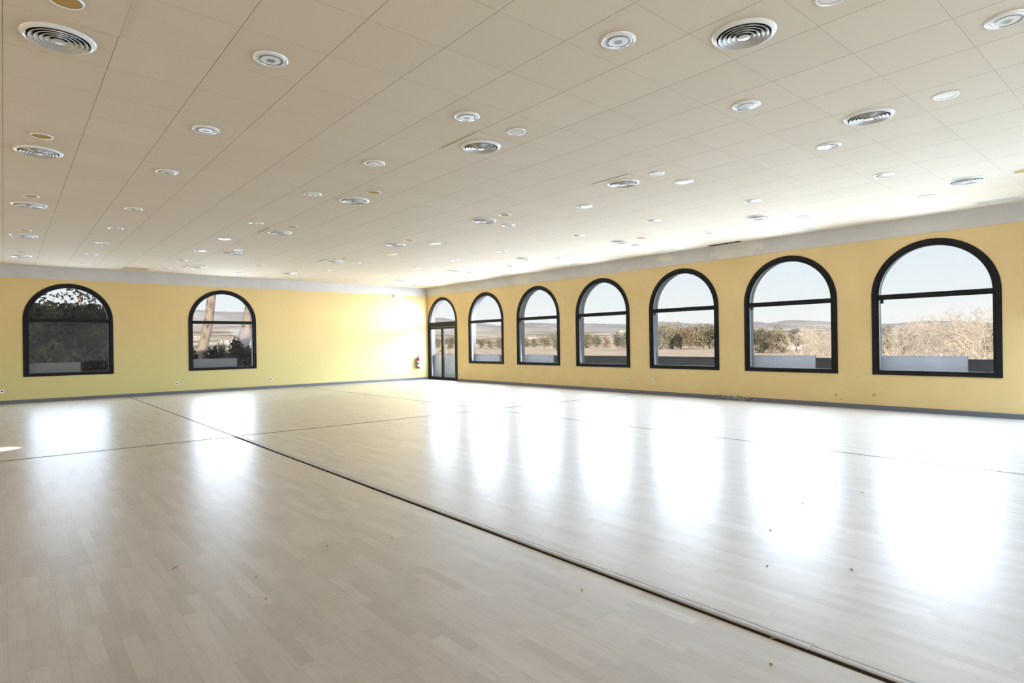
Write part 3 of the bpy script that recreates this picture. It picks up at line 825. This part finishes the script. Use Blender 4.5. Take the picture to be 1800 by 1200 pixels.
def at(px, py, depth):
    z = EYE + ((602.4 - .0143 * (px - 900)) - py) * depth / FPX
    return far(px, depth, z)
def pine(pts, depth, rad, lab, crown=None, seed=1):
    P3 = [at(x, y, depth) for x, y in pts]
    d = P3[0] - P3[1]; t = (P3[0].z - GZ + .05) / max(.1, -d.z) if d.z < 0 else 0
    foot = P3[0] + d * t; foot.z = GZ - .05
    d = (P3[-1] - P3[-2]).normalized(); top = P3[-1] + d * 3.5
    P3 = [foot] + P3 + [top]
    # smooth the path
    sm = []
    for a, b2 in zip(P3, P3[1:]):
        sm += [a.lerp(b2, q / 4) for q in range(4)]
    sm.append(P3[-1])
    for _ in range(3): sm = [sm[0]] + [(sm[i - 1] + sm[i] * 2 + sm[i + 1]) / 4 for i in range(1, len(sm) - 1)] + [sm[-1]]
    root = empty('pine_tree', foot)
    n = len(sm)
    a = MB(); a.tube([p - foot for p in sm], [rad * (1.15 - .35 * i / n) for i in range(n)], 14); a.build('trunk', M['bark'], root, smooth=True)
    rnd = random.Random(seed); tp = sm[-1] - foot
    blobs = [((tp.x + rnd.uniform(-.8, .8), tp.y + rnd.uniform(-.8, .8), tp.z + rnd.uniform(0, 1.6)), (.8, .8, .6)) for _ in range(7)]
    b2 = MB(); leaf_cloud(b2, blobs, 2200, .22, rnd); b2.build('crown', M['pine'], root, normals=False)
    tag(root, lab, 'tree', 'pine trees outside the far wall')
pine([(345, 645), (352, 625), (364, 583), (369, 553), (373, 520)], 27, .205, 'leaning pine with pale flaking bark, left one beyond the second arched window', seed=2)
pine([(416, 648), (421, 627), (429, 600), (434, 578), (440, 548), (446, 515)], 27, .26, 'leaning pine half in shadow, right one beyond the second arched window', seed=3)
pine([(184, 650), (190, 622), (196, 600), (199, 580), (207, 540)], 25.5, .18, 'pine trunk at the right edge of the leftmost arched window', seed=4)

rnd = random.Random(11)
b2 = MB(); leaf_cloud(b2, [((x, y, z), (.65, .6, .62)) for x in [-2.4 + .5 * q for q in range(11)] for y in (25.0, 25.8) for z in (-.4, .5, 1.4, 2.3)], 26000, .2, rnd)
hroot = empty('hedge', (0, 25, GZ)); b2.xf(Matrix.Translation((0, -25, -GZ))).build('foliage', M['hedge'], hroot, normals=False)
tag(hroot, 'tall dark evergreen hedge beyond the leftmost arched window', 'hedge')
rnd = random.Random(12)
troot = empty('sparse_tree', (2.2, 27.5, GZ))
a = MB(); a.tube([(0, 0, 0), (.2, 0, 2), (.0, .2, 4.2)], [.14, .1, .05], 8); a.build('trunk', M['bark'], troot)
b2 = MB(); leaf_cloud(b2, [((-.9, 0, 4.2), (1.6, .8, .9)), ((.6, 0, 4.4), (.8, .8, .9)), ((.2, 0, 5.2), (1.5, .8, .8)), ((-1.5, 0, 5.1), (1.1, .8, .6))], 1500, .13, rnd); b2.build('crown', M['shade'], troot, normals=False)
tag(troot, 'sparse leafy tree rising behind the dark hedge', 'tree')

def shrub(px, depth, ztop, w, mat, lab, seed):
    rnd = random.Random(seed); p = far(px, depth, GZ); root = empty('shrub', p); h = ztop - GZ
    a = MB()
    for q in range(4): a.tube([(0, 0, 0), (rnd.uniform(-.3, .3) * w, rnd.uniform(-.3, .3) * w, h * .6)], [.03, .012], 4)
    a.build('stems', M['bark'], root)
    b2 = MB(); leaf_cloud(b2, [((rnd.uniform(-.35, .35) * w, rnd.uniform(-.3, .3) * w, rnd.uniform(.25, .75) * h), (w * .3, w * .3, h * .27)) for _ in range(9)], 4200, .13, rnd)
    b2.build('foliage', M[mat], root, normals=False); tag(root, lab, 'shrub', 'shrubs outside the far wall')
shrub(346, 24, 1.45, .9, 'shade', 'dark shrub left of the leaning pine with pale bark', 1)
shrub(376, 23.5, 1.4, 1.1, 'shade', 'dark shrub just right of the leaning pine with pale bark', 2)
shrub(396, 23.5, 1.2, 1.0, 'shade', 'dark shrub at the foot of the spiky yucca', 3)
shrub(426, 25.2, 1.95, 1.0, 'shade', 'tall dark shrub added in place of the shadow on the lower pine trunk', 4)  # added to darken the lower trunk where the building's shadow falls
yroot = empty('yucca', far(392, 26, GZ)); a = MB(); a.tube([(0, 0, 0), (.05, 0, 1.0), (0, 0, 1.9)], [.11, .09, .07], 8); a.build('trunk', M['bark'], yroot)
rnd = random.Random(5); a = MB()
for q in range(70):
    an = rnd.uniform(0, 2 * PI); el = rnd.uniform(-.5, 1.4); ln = rnd.uniform(.45, .8)
    d = Vector((math.cos(an) * math.cos(el), math.sin(an) * math.cos(el), math.sin(el))); s_ = d.cross(Vector((0, 0, 1))).normalized() * .028
    b0 = Vector((0, 0, 1.85 + rnd.uniform(-.15, .15)))
    a.add([b0 - s_, b0 + s_, b0 + d * ln * .6 + s_ * .8, b0 + d * ln - Vector((0, 0, .04)), b0 + d * ln * .6 - s_ * .8], [(0, 1, 2, 3, 4)])
a.build('leaf_blades', M['yucca'], yroot, normals=False)
tag(yroot, 'spiky grey-green yucca between the two leaning pines', 'yucca')

# ---------------------------------------------------------------- farmhouses
def house(px, depth, w, h, lab, seed):
    r = random.Random(seed); p = far(px, depth, ground_z(depth, px) - .3); root = empty('farmhouse', p); root.rotation_euler = (0, 0, YAW - PI / 2 + r.uniform(-.4, .4))
    d = w * .5
    MB().box(-w / 2, w / 2, -d / 2, d / 2, 0, h).build('walls', M['stucco'], root)
    a = MB(); e = .4
    a.add([(-w / 2 - e, -d / 2 - e, h), (w / 2 + e, -d / 2 - e, h), (w / 2 + e, d / 2 + e, h), (-w / 2 - e, d / 2 + e, h), (-w / 2 - e, 0, h + d * .28), (w / 2 + e, 0, h + d * .28)],
          [(0, 1, 5, 4), (2, 3, 4, 5), (0, 4, 3), (1, 2, 5), (0, 3, 2, 1)]); a.build('roof', M['rtile'], root)
    for q in range(max(2, int(w / 4))):
        x = -w / 2 + w * (q + .5) / max(2, int(w / 4))
        MB().box(x - .5, x + .5, -d / 2 - .05, -d / 2 + .02, h * .35, h * .7).build('window', M['dark'], root)
    tag(root, lab, 'house', 'farmhouses in the distance')
house(348, 420, 8, 2.2, 'small white farmhouse left of the pale pine trunk', 1)
house(399, 330, 6, 2.0, 'low white farmhouse behind the yucca', 2)
house(414, 345, 8, 2.2, 'white farmhouse between the yucca and the shadowed pine', 3)
house(848, 420, 6, 1.7, 'white farmhouse seen through the window beside the door', 4)
house(932, 420, 8, 1.7, 'long white farmhouse beyond the second window from the door', 5)
house(1093, 700, 8, 3.2, 'white hilltop house seen through the third window from the door', 6)
house(1388, 130, 4.5, 2.6, 'small white hut among trees beyond the second window from right', 7)

# ---------------------------------------------------------------- light
w = bpy.data.worlds.new('sky'); scene.world = w; w.use_nodes = True
nt = w.node_tree; bg = nt.nodes['Background']
tc = nt.nodes.new('ShaderNodeTexCoord'); s = sep(nt, tc.outputs['Generated'])
c = ramp(nt, s[2], [(0.0, (.80, .78, .75)), (.035, (.78, .80, .79)), (.10, (.70, .765, .80)), (.25, (.60, .70, .80)), (1.0, (.30, .45, .72))])
L(nt, c, bg.inputs[0]); bg.inputs[1].default_value = 1.2

def lamp(name, typ, loc, energy, color, target=None, **kw):
    d = bpy.data.lights.new(name, typ); d.energy = energy; d.color = color
    for k_, v in kw.items(): setattr(d, k_, v)
    o = bpy.data.objects.new(name, d); COL.objects.link(o); o.location = loc
    if target is not None:
        o.rotation_euler = (Vector(target) - Vector(loc)).to_track_quat('-Z', 'Y').to_euler()
    return o
lamp('sun', 'SUN', (0, 0, 30), 5.5, (1.0, .88, .74), (.37 * 30, .87 * 30, 30 - .335 * 30), angle=.009)
DAY = (.70, .83, 1.0)
WP = 152
for cy in WR[2:] + [DOOR]:
    z0 = .74 if cy != DOOR else .12
    lamp('window_or_fill_light', 'AREA', (RX + .085, cy, (z0 + 2.92) / 2), WP * (1.3 if cy > 15 else 1), DAY, (RX - 5, cy, (z0 + 2.92) / 2 - .35), shape='RECTANGLE', size=1.66, size_y=2.92 - z0)
for cx in WL:
    lamp('window_or_fill_light', 'AREA', (cx, LY + .066, 1.83), WP * (.45 if cx == 1.32 else .75), DAY, (cx, LY - 5, 1.83), shape='RECTANGLE', size=1.66, size_y=2.18)
lamp('door_daylight', 'AREA', (RX + 2.15, 16.5, 2.45), 260, (.86, .90, 1), (9.0, LY, 1.2), shape='RECTANGLE', size=1.9, size_y=.9, spread=math.radians(80))
# added fill lamps, out of view; the rear and left walls have no windows
for cy in WR[:2]:
    lamp('window_or_fill_light', 'AREA', (RX - .45, cy - .4, 1.95), 280, (.52, .73, 1.0), (RX - 3.5, cy, -1.2), shape='RECTANGLE', size=1.66, size_y=1.6)  # lamps added inside the room by two unseen windows, to brighten the floor
lamp('rear_fill_light', 'AREA', (2, YN + .3, 1.7), 340, (.84, .91, 1), (2, 5, 1.7), shape='RECTANGLE', size=9, size_y=2.2)  # added soft fill in front of the plain back wall
lamp('left_fill_light', 'AREA', (XW + .3, 8, 1.7), 230, (1, .86, .66), (0, 8, 1.7), shape='RECTANGLE', size=10, size_y=2.2)  # added warm fill in front of the plain left wall
lamp('rear_fill_spot', 'SPOT', (8.5, YN + .4, 2.6), 4800, (.90, .93, 1), (8.6, LY, 1.45), spot_size=math.radians(17), spot_blend=1.0, shadow_soft_size=.5)  # added unseen spot that brightens the far wall near the corner
lamp('sun_patch_spot', 'SPOT', (-2.5, 10.3, 3.2), 4000, (1, .93, .8), (-.12, 10.55, 0), spot_size=math.radians(7), spot_blend=.5, shadow_soft_size=.02)  # spot added inside the hall to throw the sunlit patch on the floor

# ---------------------------------------------------------------- camera
cam = bpy.data.cameras.new('camera'); co = bpy.data.objects.new('camera', cam); COL.objects.link(co)
cam.sensor_width = 36; cam.sensor_fit = 'HORIZONTAL'; cam.lens = FPX / 1800 * 36; cam.shift_y = 2.39 / 1800
cam.clip_start = .05; cam.clip_end = 5000
up = Vector((0, 0, 1))
r2 = RT * math.cos(ROLL) + up * math.sin(ROLL); u2 = up * math.cos(ROLL) - RT * math.sin(ROLL)
m3 = Matrix((r2, u2, -FW)).transposed().to_4x4(); m3.translation = Vector((0, 0, EYE))
co.matrix_world = m3
scene.camera = co
scene.view_settings.view_transform = 'Standard'
scene.view_settings.look = 'None'
scene.view_settings.exposure = 0
